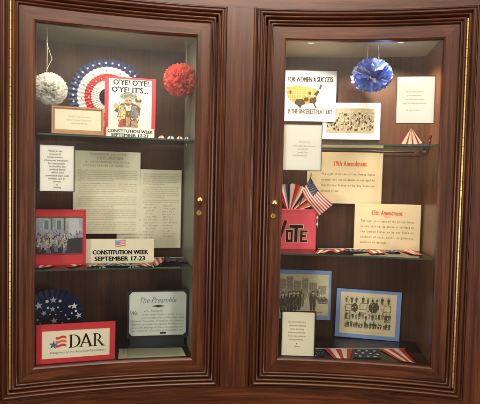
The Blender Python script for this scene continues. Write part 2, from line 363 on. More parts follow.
def cabinet(a, b, label, shelves, knob_at, lock_at, hinge_side, lin, rin, mats, bshift):
    thm = (a+b)/2; root = empty('display_cabinet', pol(thm, 0, -.12))
    tag(root, label, 'display cabinet', 'built-in display cabinets')
    f = MB(); sweep(f, a, b, DOOR); 
    for th, sg in ((a, -1), (b, 1)):
        for z, sz in ((0, -1), (H, 1)):
            u0, u1, q = .0068, .0512, .0004
            f.add([pol(th+sg*(u0+q)/RR, -.0003, z+sz*(u0-q)), pol(th+sg*(u1+q)/RR, -.0003, z+sz*(u1-q)), pol(th+sg*(u1-q)/RR, -.0003, z+sz*(u1+q)), pol(th+sg*(u0-q)/RR, -.0003, z+sz*(u0+q))], [(0, 1, 2, 3)], KEYHOLE)
    door = f.build('door', root, smooth=35)
    g = MB(); n = 24; vs = []
    for i in range(n+1):
        th = a-.002+(b-a+.004)*i/n
        vs += [pol(th, .012, -.006), pol(th, .012, H+.006)]
    g.add(vs, [(2*i, 2*i+2, 2*i+3, 2*i+1) for i in range(n)], PANE); g.build('glass_pane', door, smooth=60)
    # knob, lock
    p = hit(*knob_at, 0); nrm = Vector((XA-p.x, YA-p.y, 0)).normalized()
    k = MB(); k.lathe([(a_*1.22, b_*1.1) for a_, b_ in ((.0085, -.001), (.0085, .002), (.005, .004), (.0045, .010), (.0075, .013), (.0098, .018), (.0095, .022), (.006, .0255), (.001, .0265))], nrm, p, BRASS); k.build('knob', door, smooth=50)
    p = hit(*lock_at, 0)
    k = MB(); k.lathe([(a_*1.2, b_) for a_, b_ in ((.0095, -.001), (.0095, .0015), (.0085, .003), (.006, .0032), (.0055, .0022), (.001, .0024))], nrm, p, BRASS)
    lk = k.build('lock', door, smooth=40)
    sd = Vector((nrm.y, -nrm.x, 0)); k = MB(); q = p+nrm*.0030
    k.lathe([(.0018, 0), (.0018, .0006), (.0002, .0007)], nrm, q+Vector((0, 0, .0012)), KEYHOLE, 10)
    k.add([q+nrm*.0004+sd*x+Vector((0, 0, z)) for x, z in ((-.0008, .001), (.0008, .001), (.0014, -.004), (-.0014, -.004))], [(0, 1, 2, 3)], KEYHOLE)
    k.build('keyhole', door)
    # long brass hinge in the gap
    h = MB(); th = (a-.0808/RR) if hinge_side < 0 else (b+.0808/RR)
    z = -.07
    while z < H+.07:
        z2 = min(z+.034, H+.072); h.tube([pol(th, -.0065, z), pol(th, -.0065, z2-.0012)], .0036, HINGE, 8); z = z2
    h.build('hinge', door, smooth=50)
    c = MB(); sweep(c, a, b, CASE); c.build('casing', root, smooth=35)
    # carcase
    back, side, ceil, floor = mats
    T = .02/RR
    m = MB(); m.polar(a-.03, b+.03, .3, .315, -.02, 1.34, back, 20); m.build('back_panel', root, smooth=30)
    m = MB(); m.polar(a-T+lin[0], a+lin[0], .027, .2995, -.02, 1.34, side, 1, t0b=a-T+lin[1], t1b=a+lin[1]); m.build('side_panel', root)
    m = MB(); m.polar(b+rin[0], b+T+rin[0], .027, .2995, -.02, 1.34, mats[4] if len(mats) > 4 else side, 1, t0b=b+rin[1], t1b=b+T+rin[1]); m.build('side_panel', root)
    e = .0005
    m = MB(); m.polar(a+lin[0]+e, b+rin[0]-e, .0275, .299, -.02, -.003, floor, 20, t0b=a+lin[1]+e, t1b=b+rin[1]-e); m.build('bottom_panel', root, smooth=30)
    m = MB(); m.polar(a+lin[0]+e, b+rin[0]-e, .0275, .299, 1.32, 1.338, ceil, 20, t0b=a+lin[1]+e, t1b=b+rin[1]-e); m.build('top_panel', root, smooth=30)
    m = MB(); m.polar(a+lin[0]+e, b+rin[0]-e, .0278, .034, 1.3005, 1.3195, ceil, 20); m.build('light_baffle', root, smooth=30)
    for zt in shelves:
        m = MB(); m.polar(a+lin[0]+.0012, b+rin[0]-.0012, .042, .285, zt-.0065, zt, SHELFEDGE, 24, mtop=SHELFG, t0b=a+lin[1]+.0012, t1b=b+rin[1]-.0012)
        sh = m.build('shelf', root, smooth=30)
        for (th0, sg) in ((a+lin[0]*.7+lin[1]*.3, 1), (b+rin[0]*.7+rin[1]*.3, -1)):
            for dd in (.09, .24):
                kk = (dd-.03)/.27; base = (a+lin[0]*(1-kk)+lin[1]*kk) if sg > 0 else (b+rin[0]*(1-kk)+rin[1]*kk)
                mb = MB(); mb.tube([pol(base+sg*.0002, dd, zt-.0125), pol(base+sg*.0036, dd, zt-.0125)], .0035, BRASS, 8); mb.build('shelf_pin', root)
    return root
AL, BL_, AR, BR = -.2294, -.045, .0664, .2555
cabL = cabinet(AL, BL_, 'left dark wood display cabinet holding the big star rosette and the red pompom', (.367, .895), (200, 200), (199, 213), -1, (-.006, -.02), (.003, -.0135), (W_BACK, M_GREY, M_CEIL, M_FLOOR), 0)
cabR = cabinet(AR, BR, 'right dark wood display cabinet, brightly lit at the top, holding the red VOTE box', (.431, .8945), (274, 203), (273, 216), 1, (-.003, .0), (.002, .0), (W_BACK, W_SIDE, M_CEIL, M_FLOOR), 0)
def downlight(cabn, x, y, k=1, dd=.058):
    p = hit(x, y, .075); p = pol(math.atan2(p.x-XA, p.y-YA), dd, 1.3195)
    mb = MB(); mb.lathe([(.027*k, 0), (.027*k, -.004), (.022*k, -.0055), (.021*k, -.003)], (0, 0, 1), p, WHITEPL, 24); o = mb.build('downlight', cabn, smooth=40)
    mb = MB(); mb.lathe([(.0205*k, -.0032), (.001, -.0034)], (0, 0, 1), p, PUCK, 24); mb.build('lens', o)
    return p
PL = [downlight(cabR, 311, 44), downlight(cabR, 401, 43)]
PLL = [downlight(cabL, x, 44, .42, .0475) for x in (58, 92, 126, 158)]

# wood round the cabinets
sur = tag(empty('wood_panelling', pol(.01, 0, -.5)), 'concave dark reddish wood wall in which both display cabinets are set', 'wall')
U = .1205/RR; V = .1205
for (t0, t1) in ((AL-.32, AL-U), (BL_+U, AR-U), (BR+U, BR+.32)):
    m = MB(); m.polar(t0, t1, .003 if False else -.0005, .028, -V, H+V, W_V, 10); m.build('stile', sur, smooth=30)
for (t0, sg) in ((AR, -1),):
    m = MB(); prof = ridge(.1213, .1335, 0, .0065, 7); n = 1
    vs = [pol(t0+sg*u/RR, -h-.0004, z) for z in (-.1213, H+.1213) for u, h in prof]; N = len(prof)
    m.add(vs, [(i, i+1, N+i+1, N+i) for i in range(N-1)]+[tuple(range(N)), tuple(range(2*N-1, N-1, -1))], W_V); m.build('bead', sur, smooth=60)
m = MB(); m.polar(AL-.32, BR+.32, -.0008, .028, H+V, H+.9, W_H, 60); m.build('rail', sur, smooth=30)
m = MB(); m.polar(AL-.32, BR+.32, -.0008, .028, -.8, -V, W_H, 60); m.build('rail', sur, smooth=30)

# ------------------------------------------------------------------ pompoms
def pompom(name, cx, cy, rpx, d, strings, mats, label, npet, size, squash=1, flat_bottom=False, seed=1):
    rnd = random.Random(seed)
    C = hit(cx, cy, d); r = (hit(cx+rpx, cy, d)-C).length
    root = empty(name, C); tag(root, label, 'pompom', 'paper pompoms hung from the cabinet ceilings')
    mb = MB()
    for i in range(npet):
        zz = 1-2*(i+.5)/npet; ph = i*2.39996+rnd.uniform(-.3, .3); rr = math.sqrt(1-zz*zz)
        nrm = Vector((rr*math.cos(ph), rr*math.sin(ph), zz))
        t = nrm.cross(Vector((rnd.uniform(-1, 1), rnd.uniform(-1, 1), rnd.uniform(-1, 1)))).normalized(); b = nrm.cross(t)
        n = 6; vs = []; s_ = size*r*rnd.uniform(.75, 1.2); k1, k2, p1, p2 = rnd.uniform(3, 6), rnd.uniform(3, 6), rnd.uniform(0, 6), rnd.uniform(0, 6)
        base = rnd.uniform(.1, .4)*r
        for u in range(n+1):
            for v in range(n+1):
                x = (u/n-.5)*2; y = v/n
                rad = base + (r*rnd.uniform(.985, 1.015)-base)*y**.8*(1-.14*x*x)
                wid = s_*(.35+.65*y)
                q = nrm*rad+t*(x*wid)+b*(math.sin(x*k1+p1)*.16*s_*(y+.3)+math.cos(y*k2+p2)*.1*s_)
                q = q+nrm*(math.sin(x*7+p2)*.045*r*y)+b*(s_*.55*y*y*math.cos(p1))
                vs.append(Vector((q.x, q.y, q.z*squash if not flat_bottom or q.z > 0 else q.z*.8)))
        mt = mats[0] if rnd.random() < .86 or len(mats) < 2 else mats[1]
        mb.add(vs, [(u*(n+1)+v, (u+1)*(n+1)+v, (u+1)*(n+1)+v+1, u*(n+1)+v+1) for u in range(n) for v in range(n)], mt)
    mb.build('tissue_ball', root, smooth=70, origin=(0, 0, 0))
    for (x0, y0, x1, y1, zig) in strings:
        a = hit(x1, y1, d); top = hit(x0, y0, d)
        s = MB(); tp = Vector((top.x, top.y, 1.3198))
        s.tube([a-C, (a+tp)/2-C+Vector((.0007, 0, 0)), tp-C], .0009, STRING, 5)
        if zig:
            pts = [hit(x, y, d)-C for x, y in ((47.3, 43), (49, 50), (52, 59), (48.5, 66), (46.5, 71))]
            s.tube(pts, .0007, STRING, 5)
        s.build('string', root, origin=(0, 0, 0))
pompom('tissue_pompom', 50, 89, 17.5, .13, ((47, 37, 47, 74, 1),), (TISSUE_W,), 'ruffled white tissue pompom hanging at the top left of the left cabinet', 230, .3, .96, seed=3)
pompom('tissue_pompom', 180.5, 80.5, 17, .12, ((186, 40, 186, 70, 0),), (TISSUE_R,), 'coral red tissue pompom hanging beside the right edge of the left cabinet', 130, .3, .98, seed=5)
pompom('foil_pompom', 371.5, 76, 20.5, .13, ((368, 48, 367, 62, 0), (378.5, 44, 379, 60, 0)), (FOIL_B, FOIL_W), 'shiny blue foil pompom hanging on two cords in the right cabinet', 100, .34, .86, True, seed=9)

# ------------------------------------------------------------------ rosettes
def rosette(cx, cy, rpx, d, rings, stars, label, npl=44, zbottom=None, amp=.0035, scal=.02, seed=0, group='pleated paper rosettes'):
    rnd = random.Random(seed)
    C = hit(cx, cy, d); A = hit(cx-rpx, cy, d); r = (C-A).length
    if zbottom is not None: C.z = max(C.z, zbottom+r*1.0)
    rz = -math.atan2(C.x-XA, C.y-YA)
    root = empty('paper_rosette', C, rz); tag(root, label, 'rosette', group)
    for k, (r0, r1, m_) in enumerate(rings):
        mb = MB(); n = npl*2; vs = []
        for i in range(n):
            a = 2*PI*i/n; s_ = 1 if i % 2 else -1
            for j, q in enumerate((r0, (r0+r1)/2, r1)):
                e = (1+scal*(1 if i % 2 else -1)*(q/r1)**4) if q == r1 else 1
                vs.append((q*r*e*math.cos(a), s_*amp*(.25+q)-k*.0015-.0006*j, q*r*e*math.sin(a)))
        fs = []
        for i in range(n):
            for j in range(2): fs.append((i*3+j, ((i+1) % n)*3+j, ((i+1) % n)*3+j+1, i*3+j+1))
        mb.add(vs, fs, m_)
        for (x, z, sr, sm, kk, rot) in stars:
            q = math.hypot(x, z)
            if kk != k: continue
            pts = [(x*r, -amp*1.25-k*.0015-.0022, z*r)]
            if sm[1] == 'dot':
                for t in range(12): pts.append(((x+sr*math.cos(t*PI/6))*r, pts[0][1], (z+sr*math.sin(t*PI/6))*r))
            else:
                for t in range(10):
                    a = PI/2+rot+t*PI/5; s2 = sr if t % 2 == 0 else sr*.4
                    pts.append(((x+s2*math.cos(a))*r, pts[0][1], (z+s2*math.sin(a))*r))
            N = len(pts)-1
            mb.add(pts, [(0, 1+i, 1+(i+1) % N) for i in range(N)], sm[0])
        mb.build('pleated_ring', root, origin=(0, 0, 0))
    return root
st = []
for i in range(34):
    a = 2*PI*i/34; st.append((.885*math.cos(a), .885*math.sin(a), .038, (STARW, 's'), 0, a-PI/2))
for i in range(24):
    a = 2*PI*(i+.4)/24; st.append((.68*math.cos(a), .68*math.sin(a), .032, (STARB if i % 2 else NAVY, 's'), 1, a))
for i in range(20):
    a = 2*PI*(i+.2)/20; st.append((.5*math.cos(a), .5*math.sin(a), .026, (STARW, 's'), 2, a))
rosette(109, 97.5, 40.5, .22, ((.74, 1, NAVY), (.56, .79, FWHITE), (.4, .61, FRED), (.2, .44, FWHITE), (.0, .24, DNAVY)), st,
        'large rosette of navy, white and red pleated rings behind the town crier poster', zbottom=.896)
st = [(-.47, .44, .15, (STARB, 's'), 0, .2), (.0, .62, .13, (STARB, 's'), 0, 0), (.83, .02, .13, (STARW, 's'), 0, .3), (-.3, .17, .1, (STARB, 's'), 0, .5),
      (-.02, .3, .11, (STARB, 's'), 0, 0), (.68, .37, .13, (STARW, 's'), 0, 0), (.03, -.12, .13, (STARW, 's'), 0, .2), (-.7, .12, .08, (STARB, 's'), 0, .2)]
st += [(x, z, q, (STARW, 'dot'), 0, 0) for x, z, q in ((-.2, .58, .055), (.22, .57, .05), (-.17, .35, .042), (.15, .35, .035), (.53, .36, .045), (.74, -.03+.22, .042),
       (.6, .12, .032), (.4, .06, .03), (-.1, .12, .025), (.08, .1, .022), (.5, -.08, .04), (-.5, -.05, .03), (.25, .2, .02), (-.6, .28, .03), (-.42, -.2, .03), (.3, -.2, .03))]
rosette(53.5, 317, 31.5, .17, ((.0, 1, DNAVY),), st, 'dark navy paper fan with pale blue stars behind the red bordered white sign', npl=30, zbottom=-.002, amp=.005, scal=.012)

# ------------------------------------------------------------------ paper signs, cards and pictures: left cabinet
S = Sheet(104.5, 155.5, 77.5, 138.5, .11, zb=.896, thick=.004, body=RED, lean=-.03)
S.rect(108.5, 151.5, 79.5, 129, WHITE, 1); S.rect(106.5, 154.5, 128.5, 138.2, WHITE, 2)
S.text("O'YE! O'YE!", 130.5, 85.3, 5.2, BLACK, 3, width=35, bold=.04)
S.text("O'YE! IT'S...", 129.5, 92.6, 5.2, BLACK, 3, width=36, bold=.04)
# a small printed figure with a bell: hat, coat, scroll
S.ell(128, 96.5, 8.8, 3.4, GREEN, 3, 18); S.ell(127.5, 95.2, 5, 3, SLATEP, 4); S.ell(128, 101, 3.6, 3.8, SKIN, 5)
S.poly([(122, 103), (117.5, 107), (114, 111.5), (117.5, 113), (121, 110), (121.5, 127), (136, 127), (135.5, 112), (139.5, 113.5), (140.5, 108), (136.5, 104.5), (132, 103)], BROWNP, 3)
S.poly([(118.5, 106.5), (123, 105.5), (125.5, 112), (125, 119.5), (118.5, 119)], YELP, 5); S.poly([(131, 106), (136.5, 105.5), (138.5, 117), (134, 119.5), (130.5, 115)], SLATEP, 5)
S.ell(138, 100, 3.4, 2.6, BROWNP, 4); S.ell(138.4, 98.5, 1.8, 1.5, YELP, 5); S.poly([(137, 102), (139.5, 102), (140, 106), (137.5, 106)], SKIN, 5)
S.ell(116, 106.5, 2.2, 2.6, SKIN, 4); S.poly([(124, 104), (128, 106.5), (132, 104), (130, 111), (126, 111)], FWHITE, 6)
S.poly([(119.5, 120), (123, 119.5), (123.5, 127.5), (118, 127.5)], FRED, 6); S.poly([(126, 117), (130, 117), (130, 127.5), (126, 127.5)], TAN, 6); S.poly([(132, 121), (137, 120), (138, 127.5), (131, 127.5)], TAN, 5)
for i in range(150):
    x = random.uniform(115, 140); y = random.uniform(103, 127)
    if abs(x-128) > 12-abs(y-114)*.25 or (y < 108 and abs(x-128) > 9): continue
    S.ell(x, y, random.uniform(.2, .7), random.uniform(.4, 1.6), random.choice((BROWNP, SLATEP, TAN, YELP, GREEN, BROWNP, INK2)), 7+i*.01, 6)
for i in range(40): S.ell(128+random.uniform(-8, 8), 96+random.uniform(-2.4, 1.4), random.uniform(.3, 1.1), .35, random.choice((GREEN, SLATEP, YELP, INK2)), 6.5+i*.01, 6)
for i in range(12): S.ell(128+random.uniform(-2.8, 2.8), 101.5+random.uniform(-1.5, 3.2), random.uniform(.2, .7), .3, random.choice((TAN, SKIN, BROWNP)), 6.9+i*.005, 6)
for ex in (126.8, 129.4): S.ell(ex, 100.6, .5, .5, BLACK, 7, 6)
S.rect(127, 129.4, 103, 103.5, FRED, 7)
S.text('CONSTITUTION WEEK', 130.5, 133, 3, BLACK, 3, width=45, bold=.05); S.text('SEPTEMBER 17-23', 130, 137, 3, BLACK, 3, width=37, bold=.05)
S.finish('poster', 'red bordered poster of a town crier reading O\'YE! O\'YE! on the upper shelf', 'poster')

S = Sheet(52, 103.8, 107.5, 132.5, .05, zb=.896, thick=.005, body=TAN, lean=-.02)
S.rect(55, 101, 110, 128.5, CREAM, 1)
for i, (a, b) in enumerate(((64, 94), (63, 95), (66, 92))): S.scrib(a, b, 117+i*3, 1.5, INK)
o = S.finish('framed_card', 'low wide white card in a tan frame in front of the big rosette', 'card'); border_part(S, 'frame', o, 52, 103.8, 107.5, 132.5, 1.5, TAN, .006)

QS = [DECL.index('Governments'), DECL.index('We'), DECL.index('That'), DECL.index('When')]
def quote_card(x0, x1, yt, yb, lines, label, frame, body=WHITE, ink=INK2, h=1.5, dot=None, d=.024, sleeve=True, zb=None, fw=.8, name='quotation_card'):
    S = Sheet(x0, x1, yt, yb, d, zb=zb, thick=.002, body=body)
    WP[0] = QS.pop()
    for (a, b, y) in lines: S.scrib(a, b, y, h, ink)
    if dot: S.ell(dot[0], dot[1], .7, .7, ink, 2, 8)
    o = S.finish(name, label, 'card', 'white quotation cards in the cabinets')
    border_part(S, 'frame', o, x0-.3, x1+.3, yt-.3, yb+.3, fw, frame, .003)
    if sleeve:
        mb = MB(); a = S.m(x0-2.6, yb+1.8, 0); b = S.m(x1+2.8, yt-3, 0)
        mb.add([(a[0], -.0062, a[2]), (b[0], -.0062, a[2]), (b[0], -.0062, b[2]), (a[0], -.0062, b[2])], [(0, 1, 2, 3)], SLEEVE)
        mb.build('plastic_sleeve', o, origin=(0, 0, 0))
    return o
quote_card(39.5, 74.5, 145, 191.5, [(46.5, 64, 152), (46, 64, 155), (44, 66, 158), (44, 68, 161.2), (47, 66, 164.3), (43.5, 71, 167.3), (47, 68, 170.3), (48, 67, 173.3), (43, 71, 176.5), (42.5, 71, 179.4), (49.5, 64, 182.3), (51, 63.5, 188)],
           'white quotation card with eleven lines of print, above the red framed picture', BLKFRAME, dot=(57, 184.8), h=1.8)
quote_card(282.5, 321.5, 124.5, 170.5, [(297, 312, 142.5), (293, 315, 146.5), (293, 312, 149.5), (296, 310, 153), (288, 312, 156)],
           'brightly lit white quotation card on the glass above the small flag', BLKFRAME, fw=.6, h=1.3, ink=INK)
quote_card(396, 434.5, 76.5, 123.5, [(404, 424, 92.5), (406, 422, 96), (403, 426, 100), (401, 428, 103.8), (406, 421, 110.8)],
           'white quotation card to the right of the blue foil pompom', BLKFRAME, fw=.6, h=1.3, ink=INK)
quote_card(280.8, 315.2, 310.8, 356.3, [(285.5, 308, 322.5), (284.5, 310, 326), (286, 308, 329.5), (285, 308, 333), (288, 306, 336.5), (289, 303, 340), (292, 302, 346.8)],
           'cream quotation card in a black frame standing at the bottom left of the right cabinet', BLKFRAME, body=CREAM, dot=(297, 343.4), fw=1.3, sleeve=False, d=.034, zb=-.0025, h=1.6)

# two broadsides on the back panel
def fill(S, words, x0, x1, y0, y1, step, cap, mat_, L=2):
    i = 0; y = y0; n = 0
    per = (x1-x0)/(cap*.86)
    while y < y1:
        line = ''
        while len(line) < per-3: line += (' ' if line else '')+words[i % len(words)]; i += 1
        gapy = 1.2 if n % 6 == 5 else 0
        S.text(line, x0+(2 if n % 6 == 0 and n else 0), y, cap, mat_, L, 'l', width=(x1-x0-(2 if n % 6 == 0 and n else 0))*(1 if n % 6 != 5 else .6))
        y += step+gapy; n += 1
S = Sheet(117, 181, 169.5, 247.8, .291, thick=.0012, body=PARCH, bow=.004)
fill(S, DECL[40:], 142.5, 178, 174.5, 203, 1.95, 1.0, INK)
for i in range(13): S.scrib(122+random.uniform(0, 6), 139+random.uniform(-3, 3), 206+i*2.9, 1.5, INK, sig=True); S.scrib(143+random.uniform(0, 3), 155+random.uniform(-3, 3), 205+i*3, 1.6, INK, sig=True)
for i in range(12): S.scrib(161+random.uniform(0, 3), 174+random.uniform(-3, 3), 206+i*2.8, 1.6, INK, sig=True)
S.finish('document', 'lower yellowed parchment with rows of signatures on the back wall of the left cabinet', 'document', 'parchment documents in the left cabinet')
S = Sheet(73, 140, 151.5, 233.5, .285, thick=.0012, body=PARCH, bow=.005)
S.text('IN CONGRESS, JULY 4, 1776.', 108, 155.2, 1.6, INK, width=36); S.text('A DECLARATION', 109, 159.5, 2.6, INK, width=26)
S.text('BY THE REPRESENTATIVES OF THE', 107, 163, 1.6, INK, width=44); S.text('UNITED STATES OF AMERICA,', 106, 166.8, 1.9, INK, width=46)
fill(S, DECL, 78, 136.5, 171, 232, 1.95, 1.0, INK)
S.finish('document', 'taller yellowed parchment printed with a declaration, left of the parchment with signatures', 'document', 'parchment documents in the left cabinet')

# red framed picture: plain stand-in of a crowded hall
S = Sheet(33.5, 86, 209.5, 266, .13, zb=.3675, thick=.006, body=RED, lean=-.02)
S.rect(36, 82.5, 216.5, 254, PIC_SKY, 1); S.rect(36, 82.5, 238, 254, PIC_D, 2)
for x in (43, 55.5): S.rect(x, x+6.5, 219, 229.5, PIC_L, 2); S.rect(x+1.2, x+5.3, 220.5, 229.5, PIC_T, 3)
S.rect(68.5, 79, 217.5, 236, PIC_L, 2)
for i in range(330):
    q = .5+1.1*i/330; y = 231.5+17*i/330+random.uniform(-1, 1); x = random.uniform(37.2, 81)
    mt = random.choice((PIC_B, PIC_B, PIC_L, PIC_D, PIC_SKY, BROWNP, TAN, PIC_T, PIC_L))
    S.poly([(x-q*.9, y+q*2.6), (x+q*.9, y+q*2.6), (x+q*.6, y-q*.6), (x-q*.6, y-q*.6)], mt, 4+i*.012); S.ell(x, y-q*1.05, q*.38, q*.5, SKIN if random.random() < .6 else PIC_L, 4.005+i*.012, 7)
for i in range(260):
    x = random.uniform(37, 82); y = random.uniform(217.5, 236); S.ell(x, y, random.uniform(.4, 2), random.uniform(.3, 1.4), random.choice((PIC_SKY, PIC_L, PIC_SKY, BROWNP if y < 220 else PIC_SKY)), .9+i*.003, 6)
S.rect(36, 82.5, 216.5, 218, BROWNP, 3); S.rect(63.5, 65, 218, 233, BROWNP, 3); S.rect(51, 52, 218, 230, BROWNP, 3)
S.poly([(68, 239), (82.5, 238), (82.5, 254), (66, 254)], PIC_D, 8)
S.rect(36, 82.5, 254.6, 255.2, PIC_D, 3)
o = S.finish('framed_picture', 'picture of a crowded hall in a bright red frame on the lower shelf', 'picture')
border_part(S, 'frame', o, 33.5, 86, 209.5, 266, 1.4, RED, .005)

S = Sheet(86, 154, 238.8, 263.5, .15, zb=.3675, thick=.002, body=CREAM, lean=-.03, bow=.006)
S.text('CONSTITUTION WEEK', 120.3, 254.3, 4.1, BLACK, width=55, bold=.075); S.text('SEPTEMBER 17-23', 119.7, 260.7, 4.1, BLACK, width=50, bold=.075)
fx, fy = 114.5, 240
for i in range(7):
    for k in range(8):
        y = fy+.9*i+math.sin(k*.8)*.45; y2 = fy+.9*i+math.sin((k+1)*.8)*.45; x = fx+k*1.35
        S.poly([(x, y+.9), (x+1.35, y2+.9), (x+1.35, y2), (x, y)], REDINK if i % 2 == 0 else FWHITE, 2)
for k in range(4):
    y = fy+math.sin(k*.8)*.45; y2 = fy+math.sin((k+1)*.8)*.45; x = fx+k*1.35; S.poly([(x, y+3.4), (x+1.35, y2+3.4), (x+1.35, y2), (x, y)], BLUEMAT, 3)
S.finish('sign', 'cream sign reading CONSTITUTION WEEK SEPTEMBER 17-23 under a small printed flag', 'sign')

# white sign with a red border and a star and stripes emblem
S = Sheet(36.3, 115.2, 322.8, 363.2, .034, zb=-.002, thick=.004, body=RED, lean=-.02)
S.rect(42, 109.3, 329.8, 357.8, CREAM, 1)
S.star(53, 344, 4.6, STARBLUE, 4, .1)
for i, y in enumerate((335.5, 339.6, 343.7)):
    pts_t = [(55.2+k*1.3, y+math.sin(k*.75+.6)*.75+(.0)) for k in range(9)]
    S_ = [(x, yy) for x, yy in pts_t]+[(x, yy+2.5) for x, yy in reversed(pts_t)]
    for k in range(8): S.poly([S_[k], S_[k+1], (pts_t[k+1][0], pts_t[k+1][1]+2.5), (pts_t[k][0], pts_t[k][1]+2.5)][::-1], FRED if i != 1 else REDINK, 3)
def serif_D(x, y0, y1):
    S.rect(x+1.2, x+3.1, y0, y1, BLACK, 3); S.rect(x, x+5, y0, y0+.7, BLACK, 4); S.rect(x, x+5, y1-.7, y1, BLACK, 4)
    c = (y0+y1)/2; h = (y1-y0)/2; n = 14
    o_ = [(x+4.4+7.2*math.sin(PI*k/n), c-h*math.cos(PI*k/n)) for k in range(n+1)]
    i_ = [(x+4.4+5.1*math.sin(PI*k/n), c-(h-.75)*math.cos(PI*k/n)) for k in range(n+1)]
    for k in range(n): S.poly([o_[k], i_[k], i_[k+1], o_[k+1]][::-1], BLACK, 3)
Y0, Y1 = 334.4, 347.8
serif_D(68.2, Y0, Y1)
S.poly([(79.4, Y1), (80.5, Y1), (85.6, Y0+2.3), (85.2, Y0-.4), (84.6, Y0-.4)], BLACK, 3); S.poly([(84.4, Y0-.4), (86, Y0-.4), (91.4, Y1), (88.9, Y1)], BLACK, 4)
S.rect(82, 88.6, 342.9, 343.7, BLACK, 5); S.rect(77.9, 82, Y1-.65, Y1, BLACK, 5); S.rect(87.6, 92.4, Y1-.65, Y1, BLACK, 5)
RX = -3.4
S.rect(RX+96.9, RX+98.7, Y0, Y1, BLACK, 3); S.rect(RX+95.8, RX+100, Y0, Y0+.7, BLACK, 4); S.rect(RX+95.8, RX+100, Y1-.65, Y1, BLACK, 4)
n = 12
for k in range(n):
    a0, a1 = PI*k/n, PI*(k+1)/n; c = (Y0+342)/2; h = (342-Y0)/2
    S.poly([(RX+99.2+4.6*math.sin(a0), c-h*math.cos(a0)), (RX+99.2+3*math.sin(a0), c-(h-.7)*math.cos(a0)), (RX+99.2+3*math.sin(a1), c-(h-.7)*math.cos(a1)), (RX+99.2+4.6*math.sin(a1), c-h*math.cos(a1))][::-1], BLACK, 3)
S.poly([(RX+100, 341.5), (RX+102, 341.5), (RX+107.4, Y1), (RX+105, Y1)], BLACK, 4); S.rect(RX+104.2, RX+108.2, Y1-.6, Y1, BLACK, 5)
S.text('Daughters of the American Revolution', 77, 353, 2.2, TEAL, 3, width=54)
S.finish('sign', 'white sign with a wide red border, blue star and black serif letters DAR', 'sign')

PRE = ["of the United States, in Order to form", "a more perfect Union, establish Justice, insure", "domestic Tranquility, provide for the common", "defence, promote the general Welfare, and", "secure the Blessings of Liberty to ourselves and", "our Posterity, do ordain and establish this"]
S = Sheet(127.5, 187.3, 289.5, 336.5, .135, zb=None, thick=.006, body=DKFRAME, lean=0)
S.rect(129.3, 186.2, 291.3, 334.6, PARCH2, 1)
S.text('The Preamble', 158, 302, 5.2, BLUEINK, width=36, shear=.35, bold=-.006)
S.poly([(151, 305.4), (158, 304.2), (165, 305.4), (158, 306.8)], INKB, 2)
S.text('We', 134, 314, 4, INKB, width=7, shear=.3)
S.text('the People', 153, 311, 1.8, INK2, width=18, shear=.3)
for i, t in enumerate(PRE):
    S.text(t, 131.5 if i > 1 else 142, 314.5+i*3.2, 1.7, INK2, 2, 'l', width=(52 if i > 1 else 42), shear=.3)
S.rect(160, 166, 331.3, 333.2, INKB, 2); 
for (x, y, sx, sy) in ((129.3, 291.3, 1, 1), (186.2, 291.3, -1, 1), (129.3, 334.6, 1, -1), (186.2, 334.6, -1, -1)): S.poly([(x, y), (x+3*sx, y), (x, y+3*sy)][::(1 if sx*sy < 0 else -1)], DKFRAME, 3)
zb_ = S.org.z
o = S.finish('framed_document', 'blue grey framed document headed The Preamble in the bottom of the left cabinet', 'document')
mb = MB()
mb.box((0, .012, -zb_/2-.001), (S.w*.9, .02, zb_-.004), DKFRAME); mb.box((0, .02, -zb_+.004), (S.w*.96, .05, .006), DKFRAME); mb.build('stand', o, origin=(0, 0, 0))
border_part(S, 'frame', o, 127.5, 187.3, 289.5, 336.5, 1.3, DKFRAME, .006)

# sheet lying on the floor of the left cabinet
def flat_sheet(pts, z, body, name, label, cat, th=.0012):
    P = [hitz(x, y, z) for x, y in pts]; c = sum(P, Vector())/4
    mb = MB(); vs = [p-c for p in P]; mb.add([v+Vector((0, 0, th)) for v in vs]+vs, [(0, 1, 2, 3), (7, 6, 5, 4)]+[(i, i+4, (i+1) % 4+4, (i+1) % 4) for i in range(4)], body)
    def q(u, v): return vs[0]*(1-u)*(1-v)+vs[1]*u*(1-v)+vs[2]*u*v+vs[3]*(1-u)*v
    for j in range(26):
        v = .14+j*.03; u = .12
        while u < .9:
            w = random.uniform(.02, .06); hh = .009
            mb.add([q(a, b)+Vector((0, 0, th+.0004)) for a, b in ((u, v), (min(u+w, .92), v), (min(u+w, .92), v+hh), (u, v+hh))], [(0, 1, 2, 3)], INK); u += w+.012
    for (a, b) in ((.07, .075), (.925, .93)): mb.add([q(x, y)+Vector((0, 0, th+.0004)) for x, y in ((a, .07), (b, .07), (b, .95), (a, .95))], [(0, 1, 2, 3)], INK)
    mb.add([q(x, y)+Vector((0, 0, th+.0004)) for x, y in ((.07, .93), (.93, .93), (.93, .935), (.07, .935))], [(0, 1, 2, 3)], INK)
    o = mb.build(name); o.location = c; return tag(o, label, cat)
flat_sheet([(118, 358.9), (186, 356.2), (181.8, 347.6), (119, 349)], -.0022, PARCH, 'document', 'printed parchment sheet lying flat on the floor of the left cabinet', 'document')

